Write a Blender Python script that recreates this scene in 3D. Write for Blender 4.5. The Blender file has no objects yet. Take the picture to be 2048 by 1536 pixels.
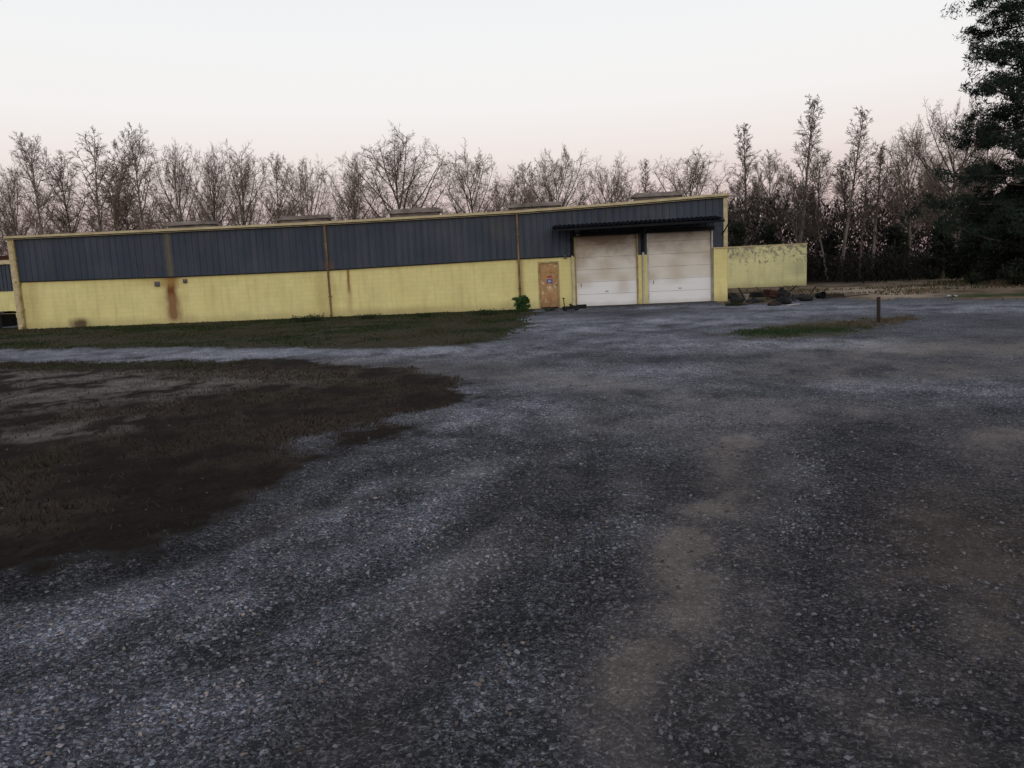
import bpy, math, random
import numpy as np
from mathutils import Vector, Matrix
random.seed(7); RNG=np.random.default_rng(11)
scene=bpy.context.scene; C=scene.collection
R=math.radians
# ---------------------------------------------------------------- camera
F_PX=1550.0; PITCH=R(8.15); ROLL=R(2.57); EYE=1.6
Fw=Vector((0,math.cos(PITCH),-math.sin(PITCH))); R0=Vector((1,0,0)); U0=Vector((0,math.sin(PITCH),math.cos(PITCH)))
Rt=R0*math.cos(ROLL)-U0*math.sin(ROLL); Up=U0*math.cos(ROLL)+R0*math.sin(ROLL)
cam_d=bpy.data.cameras.new('camera'); cam=bpy.data.objects.new('camera',cam_d); C.objects.link(cam)
m=Matrix((Rt,Up,-Fw)).transposed().to_4x4(); m.translation=Vector((0,0,EYE)); cam.matrix_world=m
cam_d.sensor_width=36; cam_d.lens=F_PX/2048*36; cam_d.clip_end=2000; scene.camera=cam
CAM=Vector((0,0,EYE))
def ray(x,y): return Fw+Rt*((x-1024)/F_PX)-Up*((y-768)/F_PX)
def G(x,y,z=0.0):
    d=ray(x,y); t=(z-EYE)/d.z; return CAM+d*t
def at(x,y,Y):
    d=ray(x,y); return CAM+d*(Y/d.y)
WA=G(45,659); WB=G(1450,602); WD=(WB-WA); WL=WD.length; WD.normalize(); WN=Vector((-WD.y,WD.x,0))
def W(x,y,dep=0.0):
    d=ray(x,y); o=WA+WN*dep; t=(o-CAM).dot(WN)/d.dot(WN); p=CAM+d*t
    return ((p-o).dot(WD),p.z)
# ---------------------------------------------------------------- helpers
class MB:
    def __init__(s): s.v=[]; s.f=[]
    def poly(s,pts):
        b=len(s.v); s.v+= [tuple(p) for p in pts]; s.f.append(tuple(range(b,b+len(pts))))
    def box(s,x0,x1,y0,y1,z0,z1,M=None):
        b=len(s.v); P=[(x0,y0,z0),(x1,y0,z0),(x1,y1,z0),(x0,y1,z0),(x0,y0,z1),(x1,y0,z1),(x1,y1,z1),(x0,y1,z1)]
        if M: P=[tuple(M@Vector(p)) for p in P]
        s.v+=P
        for f in ((0,3,2,1),(4,5,6,7),(0,1,5,4),(1,2,6,5),(2,3,7,6),(3,0,4,7)): s.f.append(tuple(b+i for i in f))
        return s
    def tube(s,pts,rad,n=8,cap=True):
        pts=[Vector(p) for p in pts]
        if not hasattr(rad,'__len__'): rad=[rad]*len(pts)
        b=len(s.v)
        for i,p in enumerate(pts):
            d=(pts[min(i+1,len(pts)-1)]-pts[max(i-1,0)]).normalized()
            a=d.cross(Vector((0,0,1)) if abs(d.z)<.9 else Vector((1,0,0))).normalized(); c=d.cross(a)
            for k in range(n):
                t=2*math.pi*k/n; s.v.append(tuple(p+(a*math.cos(t)+c*math.sin(t))*rad[i]))
        for i in range(len(pts)-1):
            for k in range(n):
                s.f.append((b+i*n+k,b+i*n+(k+1)%n,b+(i+1)*n+(k+1)%n,b+(i+1)*n+k))
        if cap:
            s.f.append(tuple(b+k for k in range(n))[::-1]); s.f.append(tuple(b+(len(pts)-1)*n+k for k in range(n)))
        return s
    def lathe(s,prof,n=16,c=(0,0,0)):
        b=len(s.v)
        for r,z in prof:
            for k in range(n):
                t=2*math.pi*k/n; s.v.append((c[0]+r*math.cos(t),c[1]+r*math.sin(t),c[2]+z))
        for i in range(len(prof)-1):
            for k in range(n): s.f.append((b+i*n+k,b+i*n+(k+1)%n,b+(i+1)*n+(k+1)%n,b+(i+1)*n+k))
        return s
    def mesh(s,name,mat,smooth=False):
        me=bpy.data.meshes.new(name); me.from_pydata(s.v,[],s.f); me.materials.append(mat); me.update()
        if smooth: me.shade_smooth()
        return me
    def build(s,name,mat,parent=None,smooth=False,bevel=0):
        o=bpy.data.objects.new(name,s.mesh(name,mat,smooth)); C.objects.link(o)
        if parent: o.parent=parent
        if bevel:
            b=o.modifiers.new('b','BEVEL'); b.width=bevel; b.segments=2; b.limit_method='ANGLE'
        return o
def tag(o,label,cat,group=None,kind=None):
    if label: o['label']=label
    if cat: o['category']=cat
    if group: o['group']=group
    if kind: o['kind']=kind
    return o
def thing(name,label,cat,loc=(0,0,0),rz=0,group=None):
    o=bpy.data.objects.new(name,None); C.objects.link(o); o.location=loc; o.rotation_euler=(0,0,rz); o.empty_display_size=.2
    return tag(o,label,cat,group)
def npmesh(name,V,Fa,mat,col=None,parent=None):
    me=bpy.data.meshes.new(name); n=len(V); mm,k=Fa.shape
    me.vertices.add(n); me.vertices.foreach_set('co',np.ascontiguousarray(V,dtype=np.float32).ravel())
    me.loops.add(mm*k); me.loops.foreach_set('vertex_index',np.ascontiguousarray(Fa,dtype=np.int32).ravel())
    me.polygons.add(mm); me.polygons.foreach_set('loop_start',np.arange(0,mm*k,k,dtype=np.int32))
    me.update(calc_edges=True)
    if col is not None:
        if col.shape[1]==3: col=np.concatenate([col,np.ones((n,1))],1)
        a=me.attributes.new('Col','FLOAT_COLOR','POINT'); a.data.foreach_set('color',col.astype(np.float32).ravel())
    me.materials.append(mat); me.validate()
    o=bpy.data.objects.new(name,me); C.objects.link(o)
    if parent: o.parent=parent
    return o
def h2(ix,iy,s):
    n=(ix.astype(np.int64)*374761393+iy.astype(np.int64)*668265263+s*1274126177)&0x7fffffff
    n=((n^(n>>13))*1274126177)&0x7fffffff
    return ((n^(n>>16))&0xffff)/65535.0
def vn(x,y,s=0):
    ix=np.floor(x); iy=np.floor(y); fx=x-ix; fy=y-iy; fx=fx*fx*(3-2*fx); fy=fy*fy*(3-2*fy)
    a=h2(ix,iy,s); b=h2(ix+1,iy,s); c=h2(ix,iy+1,s); d=h2(ix+1,iy+1,s)
    return (a+(b-a)*fx)*(1-fy)+(c+(d-c)*fx)*fy
def fbm(x,y,s=0,o=4):
    t=0;a=.5
    for i in range(o): t=t+a*vn(x*2**i+17*i,y*2**i+31*i,s+i); a*=.5
    return t/(1-.5**o)
# ---------------------------------------------------------------- materials
class NT:
    def __init__(s,name):
        s.m=bpy.data.materials.new(name); s.m.use_nodes=True; s.t=s.m.node_tree; s.b=s.t.nodes['Principled BSDF']; s.L=s.t.links
        s.tc=s.t.nodes.new('ShaderNodeTexCoord')
    def n(s,typ,**k):
        o=s.t.nodes.new(typ)
        for a,b in k.items(): setattr(o,a,b)
        return o
    def set(s,inp,v):
        if isinstance(v,bpy.types.NodeSocket): s.L.new(v,inp)
        else: inp.default_value=v
    def M(s,op,a,b=0.0,c=None,clamp=False):
        o=s.n('ShaderNodeMath',operation=op,use_clamp=clamp); s.set(o.inputs[0],a); s.set(o.inputs[1],b)
        if c is not None: s.set(o.inputs[2],c)
        return o.outputs[0]
    def noise(s,scale,detail=5,vec=None,rough=.6,dist=0):
        o=s.n('ShaderNodeTexNoise'); o.inputs['Scale'].default_value=scale; o.inputs['Detail'].default_value=detail; o.inputs['Roughness'].default_value=rough; o.inputs['Distortion'].default_value=dist
        s.L.new(vec if vec else s.tc.outputs['Object'],o.inputs['Vector']); return o.outputs['Fac']
    def map(s,scale=(1,1,1)):
        o=s.n('ShaderNodeMapping'); o.inputs['Scale'].default_value=scale; s.L.new(s.tc.outputs['Object'],o.inputs['Vector']); return o.outputs[0]
    def ramp(s,fac,lo,hi):
        o=s.n('ShaderNodeMapRange'); s.set(o.inputs[0],fac); o.inputs[1].default_value=lo; o.inputs[2].default_value=hi; return o.outputs[0]
    def mix(s,f,a,b,mode='MIX'):
        o=s.n('ShaderNodeMix',data_type='RGBA',blend_type=mode); s.set(o.inputs[0],f)
        for i,v in ((6,a),(7,b)):
            if isinstance(v,bpy.types.NodeSocket): s.L.new(v,o.inputs[i])
            else: o.inputs[i].default_value=(*v,1)
        return o.outputs[2]
    def xyz(s):
        o=s.n('ShaderNodeSeparateXYZ'); s.L.new(s.tc.outputs['Object'],o.inputs[0]); return o.outputs
    def col(s,c): s.L.new(c,s.b.inputs['Base Color'])
    def bump(s,h,st=.3,d=.02):
        o=s.n('ShaderNodeBump'); o.inputs['Strength'].default_value=st; o.inputs['Distance'].default_value=d; s.L.new(h,o.inputs['Height']); s.L.new(o.outputs[0],s.b.inputs['Normal'])
    def done(s,rough=.9,metal=0,spec=.2):
        s.b.inputs['Roughness'].default_value=rough; s.b.inputs['Metallic'].default_value=metal; s.b.inputs['Specular IOR Level'].default_value=spec; return s.m
def pmat(name,c1,c2,scale=3,rough=.9,bump=.2,metal=0,stretch=(1,1,1),spec=.2):
    t=NT(name); f=t.ramp(t.noise(scale,6,t.map(stretch)),.35,.65); t.col(t.mix(f,c1,c2)); 
    if bump: t.bump(t.noise(scale*6,4,t.map(stretch)),bump,.01)
    return t.done(rough,metal,spec)
def stain(t,x,z,u0,w,z0,z1,nz):
    dx=t.M('DIVIDE',t.M('SUBTRACT',t.M('ADD',x,t.M('MULTIPLY',t.M('SUBTRACT',nz,.5),w*1.5)),u0),w)
    g=t.M('POWER',2.718,t.M('MULTIPLY',t.M('MULTIPLY',dx,dx),-1.0))
    a=t.n('ShaderNodeMapRange',interpolation_type='SMOOTHSTEP'); t.set(a.inputs[0],z); a.inputs[1].default_value=z0-.12; a.inputs[2].default_value=z0+.25
    b=t.n('ShaderNodeMapRange',interpolation_type='SMOOTHSTEP'); t.set(b.inputs[0],z); b.inputs[1].default_value=z1+.1; b.inputs[2].default_value=z1-.25
    return t.M('MULTIPLY',g,t.M('MULTIPLY',a.outputs[0],b.outputs[0]))
def wall_mat(name,base,base2,stains,peel=0.0):
    t=NT(name); X,Y,Z=t.xyz(); cb=t.n('ShaderNodeCombineXYZ'); t.L.new(X,cb.inputs[0]); t.L.new(Z,cb.inputs[1])
    br=t.n('ShaderNodeTexBrick'); t.L.new(cb.outputs[0],br.inputs['Vector']); br.inputs['Scale'].default_value=1.0
    br.inputs['Brick Width'].default_value=.4; br.inputs['Row Height'].default_value=.2; br.inputs['Mortar Size'].default_value=.007; br.inputs['Mortar Smooth'].default_value=.6
    br.inputs['Color1'].default_value=(1,1,1,1); br.inputs['Color2'].default_value=(.94,.94,.94,1); br.inputs['Mortar'].default_value=(.84,.82,.79,1)
    c=t.mix(t.ramp(t.noise(.9,6),.3,.7),base,base2)
    c=t.mix(.8,c,br.outputs['Color'],'MULTIPLY')
    st=t.ramp(t.noise(2.2,6,t.map((2.2,2.2,.25))),.48,.78); c=t.mix(t.M('MULTIPLY',st,.34),c,(.32,.26,.13))
    bl=t.ramp(t.noise(1.1,8,rough=.7),.52,.70); c=t.mix(t.M('MULTIPLY',bl,.20),c,(.38,.32,.19))
    low=t.ramp(t.M('ADD',Z,t.M('MULTIPLY',t.noise(1.3,5),.5)),.66,.22); c=t.mix(t.M('MULTIPLY',low,.5),c,(.22,.18,.10))
    nz=t.noise(3.5,4,t.map((1,1,.5)))
    for (u0,w,z0,z1,k,cc) in stains:
        c=t.mix(t.M('MULTIPLY',stain(t,X,Z,u0,w,z0,z1,nz),k,clamp=True),c,cc)
    if peel:
        f=t.ramp(t.M('ADD',t.noise(3.4,8,rough=.75),t.M('MULTIPLY',Z,.085)),peel,peel+.03); c=t.mix(t.M('MULTIPLY',f,.8),c,(.20,.17,.15))
    t.col(c); t.bump(br.outputs['Fac'],.4,-.01); return t.done(.85)
YEL=(.72,.645,.295); YEL2=(.63,.555,.24)
M={}
M['trim']=pmat('cream_trim',(.52,.44,.26),(.36,.29,.17),2.5,.7,.2,0,(1,1,3))
M['rustpipe']=pmat('rusty_yellow_pipe',(.24,.16,.08),(.10,.055,.03),3,.8,.3,0,(1,1,.6))
M['yellowpipe']=pmat('yellow_pipe',(.42,.36,.17),(.22,.14,.06),4,.7,.2)
M['whitepipe']=pmat('white_pipe',(.50,.49,.44),(.33,.31,.27),4,.6,.1)
M['roof']=pmat('roof_metal',(.26,.24,.22),(.17,.15,.145),1.2,.5,.1,.3)
M['vent']=pmat('weathered_vent_metal',(.25,.215,.195),(.11,.09,.08),1.6,.8,.2,.1,(1,1,3))
M['canopy']=pmat('dark_canopy_metal',(.007,.008,.011),(.014,.014,.016),2,1.0,.2,0,(1,1,1),.0)
M['darksteel']=pmat('dark_steel',(.010,.012,.016),(.018,.016,.016),3,.8,.2,0,(1,1,1),.05)
M['soffit']=pmat('dark_concrete',(.06,.055,.05),(.03,.03,.03),3,.9,.2)
M['seam']=pmat('door_seam',(.30,.27,.23),(.22,.19,.16),3,.9,.1)
M['bark']=pmat('bark',(.125,.10,.082),(.065,.052,.043),4,.95,.0,0,(1,1,.3))
M['barkpale']=pmat('pale_bark',(.23,.195,.165),(.11,.09,.075),3,.95,.0,0,(1,1,.3))
M['twig']=pmat('twigs',(.165,.125,.102),(.12,.09,.074),.5,.95,0)
M['twigred']=pmat('reddish_twigs',(.172,.124,.101),(.125,.09,.073),.5,.95,0)
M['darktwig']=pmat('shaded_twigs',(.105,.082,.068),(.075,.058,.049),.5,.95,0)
M['needle']=pmat('pine_needles',(.010,.018,.012),(.024,.036,.024),.9,.9,0)
M['evergreen']=pmat('evergreen_leaves',(.009,.012,.008),(.019,.023,.013),.8,.9,0)
M['leaf']=pmat('green_leaves',(.022,.060,.016),(.05,.095,.03),3,.8,0)
M['weed']=pmat('weed_leaves',(.016,.027,.010),(.028,.038,.015),3,.9,0)
M['rubber']=pmat('black_rubber',(.010,.010,.011),(.018,.018,.018),8,.8,.3)
M['black']=pmat('black_plastic',(.008,.008,.010),(.018,.018,.02),6,.7,.2,0,(1,1,1),.1)
M['rust']=pmat('rusted_steel',(.055,.022,.016),(.03,.014,.011),6,.9,.4)
M['white']=pmat('dirty_white',(.42,.42,.42),(.28,.27,.26),8,.7,.1)
M['grey']=pmat('grey_metal',(.14,.14,.15),(.08,.08,.085),6,.5,.2,.4)
M['wood']=pmat('dark_wood',(.04,.03,.023),(.02,.015,.011),5,.95,.5,0,(1,1,.2))
M['signred']=pmat('faded_red_paper',(.36,.07,.05),(.28,.08,.06),20,.8,.05)
M['signblue']=pmat('purple_blue_paper',(.13,.11,.32),(.10,.09,.24),20,.8,.05)
M['signwhite']=pmat('white_paper',(.5,.48,.52),(.4,.38,.4),20,.8,.05)
# ---------------------------------------------------------------- world + sun
w=bpy.data.worlds.new('World'); scene.world=w; w.use_nodes=True; nt=w.node_tree; bg=nt.nodes['Background']
tc=nt.nodes.new('ShaderNodeTexCoord'); sp=nt.nodes.new('ShaderNodeSeparateXYZ'); nt.links.new(tc.outputs['Generated'],sp.inputs[0])
cr=nt.nodes.new('ShaderNodeValToRGB'); e=cr.color_ramp.elements
stops=[(0,(.42,.29,.31)),(.04,(.54,.39,.39)),(.09,(.72,.58,.56)),(.14,(.85,.76,.73)),(.20,(.895,.865,.85)),(.27,(.885,.88,.88)),(.36,(.83,.855,.88)),(.55,(.66,.72,.81)),(1,(.42,.48,.59))]
e[0].position=0; e[0].color=(*stops[0][1],1); e[1].position=1; e[1].color=(*stops[-1][1],1)
for p,c in stops[1:-1]:
    x=e.new(p); x.color=(*c,1)
nt.links.new(sp.outputs[2],cr.inputs[0])
sky=nt.nodes.new('ShaderNodeTexSky'); sky.sky_type='NISHITA'; sky.sun_disc=False; sky.sun_elevation=R(9); sky.sun_rotation=R(188)
mx=nt.nodes.new('ShaderNodeMix'); mx.data_type='RGBA'; mx.blend_type='ADD'; mx.inputs[0].default_value=.006
nt.links.new(cr.outputs[0],mx.inputs[6]); nt.links.new(sky.outputs[0],mx.inputs[7]); nt.links.new(mx.outputs[2],bg.inputs[0]); bg.inputs[1].default_value=1.0
sl=bpy.data.lights.new('sun','SUN'); sl.energy=.8; sl.angle=R(25); sl.color=(1,.93,.83); so=bpy.data.objects.new('sun',sl); C.objects.link(so); so.rotation_euler=(R(79),0,R(8)); so.location=(0,-20,20)
scene.view_settings.view_transform='Standard'; scene.view_settings.look='None'; scene.view_settings.exposure=0
# ---------------------------------------------------------------- ground
def gp(pts): return np.array([[G(x,y).x,G(x,y).y] for x,y in pts])
def segd(P,a,b):
    ab=b-a; t=np.clip(((P-a)@ab)/(ab@ab+1e-9),0,1); return np.linalg.norm(P-(a+t[:,None]*ab),axis=1)
def sdf(P,poly):
    d=np.full(len(P),1e9); ins=np.zeros(len(P),bool); n=len(poly)
    for i in range(n):
        a=poly[i]; b=poly[(i+1)%n]; d=np.minimum(d,segd(P,a,b))
        c=((a[1]>P[:,1])!=(b[1]>P[:,1])); xx=(b[0]-a[0])*(P[:,1]-a[1])/(b[1]-a[1]+1e-12)+a[0]; ins^=c&(P[:,0]<xx)
    return np.where(ins,-d,d)
def blob(P,pts,r):
    pts=gp(pts); d=np.full(len(P),1e9)
    if len(pts)==1: d=np.linalg.norm(P-pts[0],axis=1)
    for i in range(len(pts)-1): d=np.minimum(d,segd(P,pts[i],pts[i+1]))
    return np.exp(-(d/r)**2)
polyA=gp([(-400,690),(-400,711),(0,699),(400,695),(760,694),(940,689),(1000,678),(1045,655),(1072,628),(1062,617),(600,632),(45,655)])
polyB=gp([(-500,728),(0,721),(400,719),(640,724),(820,735),(900,760),(925,792),(860,825),(770,862),(620,905),(540,945),(400,1000),(280,1050),(150,1090),(0,1130),(-300,1230),(-900,1400)])
polyC=gp([(1462,665),(1520,654),(1640,645),(1740,636),(1830,631),(1850,636),(1760,651),(1700,663),(1600,674),(1500,674)])
polyD=gp([(1400,600),(1480,608),(1660,596),(1740,600),(1840,592),(1900,600),(2048,598),(2500,590),(2700,545),(1700,551),(1450,563)])
def palef(P):
    return np.maximum.reduce([1.1*blob(P,[(-200,820),(60,800),(150,790)],1.7),.95*blob(P,[(-100,752),(200,758),(420,770)],1.3),1.0*blob(P,[(-100,885),(80,868),(150,858)],.8),.6*blob(P,[(350,790),(560,770)],.9)])
def fields(P):
    r=np.linalg.norm(P,axis=1); x,y=P[:,0],P[:,1]
    wx=x+(fbm(x*1.1,y*1.1,51,4)-.5)*.45; wy=y+(fbm(x*1.1,y*1.1,57,4)-.5)*.45; Pw=np.stack([wx,wy],1)
    n1=fbm(x*.9,y*.9,1,5)-.5; n2=fbm(x*.35,y*.35,9,4)-.5; n3=fbm(x*5,y*5,21,4)-.5; n4=fbm(x*2.4,y*1.6,77,5)-.5
    jit=n1*(1.7+.03*r)+n3*.55
    sA=sdf(P,polyA)+jit*.7; sB=sdf(P,polyB)+jit*1.0+.05; sC=sdf(P,polyC)+jit*1.0; sD=sdf(P,polyD)+jit*1.2
    P=Pw
    dirt=np.maximum.reduce([.85*blob(P,[(1480,870),(1450,1000),(1360,1180),(1250,1480),(1200,1700)],.26),.6*blob(P,[(1120,955),(1300,965),(1460,968)],.34),
        .65*blob(P,[(2010,860),(1960,1100),(1900,1536)],.42),1.0*blob(P,[(1700,708),(1960,694),(2200,680)],1.5),.8*blob(P,[(1600,745),(2200,735)],1.0),
        .6*blob(P,[(960,735),(1150,760),(1500,820),(1800,830)],.8),.3*blob(P,[(560,1040),(900,960),(1000,920)],.25),.55*blob(P,[(1690,575),(1850,590)],1.5),
        .5*blob(P,[(1220,840),(1400,870)],.6),.75*blob(P,[(640,726),(1000,745)],.6),.4*blob(P,[(1480,1536),(1530,1100),(1560,900),(1500,800)],.2),.3*blob(P,[(900,1130),(1250,1010)],.25),.3*blob(P,[(1100,900),(900,1150),(700,1536)],.25),.5*blob(P,[(1900,900),(2100,880)],.5)])
    dirt=np.clip(dirt*(.85+n1*1.5+n4*1.6+n3*1.3),0,.92)
    dark=np.maximum.reduce([.8*blob(P,[(-100,1200),(300,1130),(640,1010),(860,900)],.16),.75*blob(P,[(100,1420),(560,1230),(960,1040),(1080,900),(1060,820)],.17),.7*blob(P,[(600,1536),(950,1220),(1130,1040),(1200,900),(1200,800)],.18),
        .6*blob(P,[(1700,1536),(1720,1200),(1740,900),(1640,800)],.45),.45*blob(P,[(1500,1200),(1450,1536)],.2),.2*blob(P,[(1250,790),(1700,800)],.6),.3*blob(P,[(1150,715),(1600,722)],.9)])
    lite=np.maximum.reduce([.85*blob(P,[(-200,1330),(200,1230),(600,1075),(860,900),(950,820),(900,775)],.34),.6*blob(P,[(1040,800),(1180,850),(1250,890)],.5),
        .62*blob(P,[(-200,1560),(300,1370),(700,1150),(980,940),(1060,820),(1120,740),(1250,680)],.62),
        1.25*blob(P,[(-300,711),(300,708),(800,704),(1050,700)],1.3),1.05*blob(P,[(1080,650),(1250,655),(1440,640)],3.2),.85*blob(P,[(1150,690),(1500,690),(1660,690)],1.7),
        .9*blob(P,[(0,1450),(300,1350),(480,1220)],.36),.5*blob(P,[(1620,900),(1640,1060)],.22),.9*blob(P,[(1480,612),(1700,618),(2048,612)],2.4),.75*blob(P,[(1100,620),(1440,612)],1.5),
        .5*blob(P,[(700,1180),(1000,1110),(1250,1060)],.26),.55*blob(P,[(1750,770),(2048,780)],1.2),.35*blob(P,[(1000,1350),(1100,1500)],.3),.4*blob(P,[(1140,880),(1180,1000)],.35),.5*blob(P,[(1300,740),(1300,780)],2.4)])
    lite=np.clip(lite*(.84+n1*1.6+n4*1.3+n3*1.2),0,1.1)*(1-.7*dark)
    return r,n1,n2,n3,sA,sB,sC,sD,dirt,lite,dark,n4
def L3(a,b,t): return a+(b-a)*t[:,None]
def c3(*c): return np.array(c)
def gcol(P):
    r,n1,n2,n3,sA,sB,sC,sD,dirt,lite,dark,n4=fields(P); x,y=P[:,0],P[:,1]; N=len(P)
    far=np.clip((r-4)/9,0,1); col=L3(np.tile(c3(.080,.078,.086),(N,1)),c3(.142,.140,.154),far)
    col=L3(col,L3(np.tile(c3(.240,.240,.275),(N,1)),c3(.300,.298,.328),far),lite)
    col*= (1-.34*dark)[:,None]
    rt=np.clip(x/3+.2,0,1)*np.clip((8-y)/4,0,1); col=L3(col,c3(.058,.052,.056),rt*.5*(1-lite))
    col=L3(col,c3(.172,.144,.126),dirt*.82)
    br=np.clip((x-1.4)/1.2,0,1)*np.clip((7-y)/3,0,1); col=L3(col,c3(.060,.047,.041),np.clip(br*(.45+n1*2),0,.7))
    col*= (1+n1*.7+n2*.35+n4*.6)[:,None]
    ins=np.clip(-sB/.30+.5,0,1); soil=L3(np.tile(c3(.024,.018,.014),(N,1)),c3(.062,.047,.036),np.clip(n1*3+n4*3+.45,0,1))
    pale=palef(P)
    soil=L3(soil,L3(np.tile(c3(.20,.18,.158),(N,1)),c3(.13,.112,.095),np.clip(n3*4+.5,0,1)),np.clip(pale*(.72+n1*2.0+n4*4.6+n3*3.2)-.10,0,.92))
    gr=np.clip(blob(P,[(-200,734),(300,729),(500,726)],.7)*(.9+n1*3),0,1); soil=L3(soil,c3(.036,.042,.020),gr*.85)
    g2=np.clip(blob(P,[(-200,925),(150,915),(300,880)],.7)*(.5+n4*4),0,1); soil=L3(soil,c3(.028,.030,.016),g2*.7)
    br=np.clip(blob(P,[(450,745),(830,745)],.8)*(.7+n1*2+n4*2),0,1); soil=L3(soil,c3(.10,.080,.063),br*.75)
    col=L3(col,soil,ins)
    ins=np.clip(-sA/.5+.5,0,1); gr=L3(np.tile(c3(.054,.046,.028),(N,1)),c3(.028,.033,.015),np.clip(n1*4+n2*3+.45,0,1))
    near=blob(P,[(550,640),(1050,626)],1.6); gr=L3(gr,c3(.022,.034,.012),near*.75); col=L3(col,gr,ins)
    ins=np.clip(-sC/.6+.5,0,1); g=L3(np.tile(c3(.095,.074,.052),(N,1)),c3(.034,.047,.019),np.clip(blob(P,[(1490,666),(1640,662)],1.3)*1.3+n1*2,0,1)); col=L3(col,g,ins*.92)
    ins=np.clip(-sD/.5+.5,0,1); g=L3(np.tile(c3(.19,.135,.092),(N,1)),c3(.07,.055,.035),np.clip(n1*4+.15,0,1)); g=L3(g,c3(.035,.055,.018),np.clip(blob(P,[(1850,592),(2100,589)],1.2)*(.8+n1*3),0,1))
    g=L3(g,c3(.42,.32,.24),np.clip(blob(P,[(1680,577),(1760,586),(1810,593)],1.4)+.8*blob(P,[(1830,575),(2100,572)],2.0),0,1)*.85); g=L3(g,c3(.03,.022,.016),np.clip(blob(P,[(1400,592),(1640,592)],1.5),0,1)*.8); col=L3(col,g,ins)
    ff=np.clip((y-48)/5,0,1); col=L3(col,c3(.030,.021,.015),ff)
    col=np.clip(col,.006,1)
    reg=np.where(sA<0,1,np.where(sC<0,3,np.where((sB<0)|(sD<0)|(y>50),2,0)))
    return np.concatenate([col,(1-.65*dirt)[:,None]],1),reg
RUT=[gp([(100,1420),(560,1230),(960,1040),(1080,900),(1060,820)]),gp([(600,1536),(950,1220),(1130,1040),(1200,900),(1200,800)]),gp([(-100,1200),(300,1130),(640,1010),(860,900)])]
def gz(P):
    x,y=P[:,0],P[:,1]; r=np.linalg.norm(P,axis=1); k=np.clip((26-r)/10,0,1)
    z=(fbm(x*.8,y*.8,3,4)-.5)*.07*k+(fbm(x*6,y*6,5,3)-.5)*.020*k
    for pts in RUT:
        d=np.full(len(P),1e9)
        for i in range(len(pts)-1): d=np.minimum(d,segd(P,pts[i],pts[i+1]))
        z=z-.030*np.exp(-(d/.16)**2)+.014*np.exp(-((d-.34)/.12)**2)
    return z-.01*k
th=np.concatenate([np.linspace(-80,-37,24)[:-1],np.linspace(-37,37,760),np.linspace(37,80,24)[1:]])
bb=np.concatenate([[9000,5000,3200,2400,1900,1500,1300],np.linspace(1180,40,520),[35,30,25,20,15,11,8,6]])
rr=EYE*F_PX/bb
T,RR=np.meshgrid(np.radians(th),rr); P=np.stack([(RR*np.sin(T)).ravel(),(RR*np.cos(T)).ravel()],1)
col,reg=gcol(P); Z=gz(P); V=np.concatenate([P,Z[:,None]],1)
nc=len(th); nr=len(rr); idx=np.arange(nr*nc).reshape(nr,nc)
Q=np.stack([idx[:-1,:-1].ravel(),idx[:-1,1:].ravel(),idx[1:,1:].ravel(),idx[1:,:-1].ravel()],1)
def ground_mat(name,kind):
    t=NT(name); a=t.n('ShaderNodeAttribute',attribute_name='Col'); c=a.outputs['Color']; al=a.outputs['Alpha']
    if kind=='gravel':
        wn=t.n('ShaderNodeTexNoise'); wn.inputs['Scale'].default_value=25; t.L.new(t.tc.outputs['Object'],wn.inputs['Vector'])
        vm=t.n('ShaderNodeVectorMath',operation='MULTIPLY_ADD'); t.L.new(wn.outputs['Color'],vm.inputs[0]); vm.inputs[1].default_value=(.03,.03,.03); t.L.new(t.tc.outputs['Object'],vm.inputs[2])
        def vor(sc):
            vo=t.n('ShaderNodeTexVoronoi'); vo.inputs['Scale'].default_value=sc; t.L.new(vm.outputs[0],vo.inputs['Vector']); sep=t.n('ShaderNodeSeparateColor'); t.L.new(vo.outputs['Color'],sep.inputs[0]); return vo.outputs['Distance'],sep.outputs[0]
        d1,v1=vor(90); d2,v2=vor(42)
        v=t.M('ADD',.50,t.M('MULTIPLY',t.M('POWER',v1,3.0),1.7)); v=t.M('MULTIPLY',v,t.M('ADD',.74,t.M('MULTIPLY',t.M('POWER',v2,3.0),1.0)))
        v=t.M('MULTIPLY',v,t.ramp(t.noise(170,3),.18,.62))
        v=t.M('ADD',1.0,t.M('MULTIPLY',t.M('SUBTRACT',v,1.0),al))
        v=t.M('MULTIPLY',v,t.M('ADD',.35,t.M('MULTIPLY',t.noise(2.6,10,rough=.78),1.3)))
        cb=t.n('ShaderNodeCombineXYZ'); [t.L.new(v,cb.inputs[i]) for i in range(3)]
        c=t.mix(1.0,c,cb.outputs[0],'MULTIPLY'); t.col(c)
        t.bump(t.M('ADD',t.M('MULTIPLY',d1,-.8),t.M('MULTIPLY',t.noise(40,6,rough=.7),1.4)),.9,.014)
    else:
        n=t.ramp(t.noise(28,8,rough=.75),.2,.8); v=t.M('MULTIPLY',t.M('ADD',.35,t.M('MULTIPLY',n,1.3)),t.ramp(t.noise(3,7,rough=.7),-.1,.9)); v=t.M('MULTIPLY',v,1.7)
        cb=t.n('ShaderNodeCombineXYZ'); [t.L.new(v,cb.inputs[i]) for i in range(3)]
        t.col(t.mix(1.0,c,cb.outputs[0],'MULTIPLY')); t.bump(t.noise(22,8,rough=.8),1.0,.06)
    return t.done(1.0,0,.05)
GM=ground_mat('gravel_surface','gravel'); SM=ground_mat('soil_surface','soil')
fr=reg[Q[:,0]]
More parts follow.
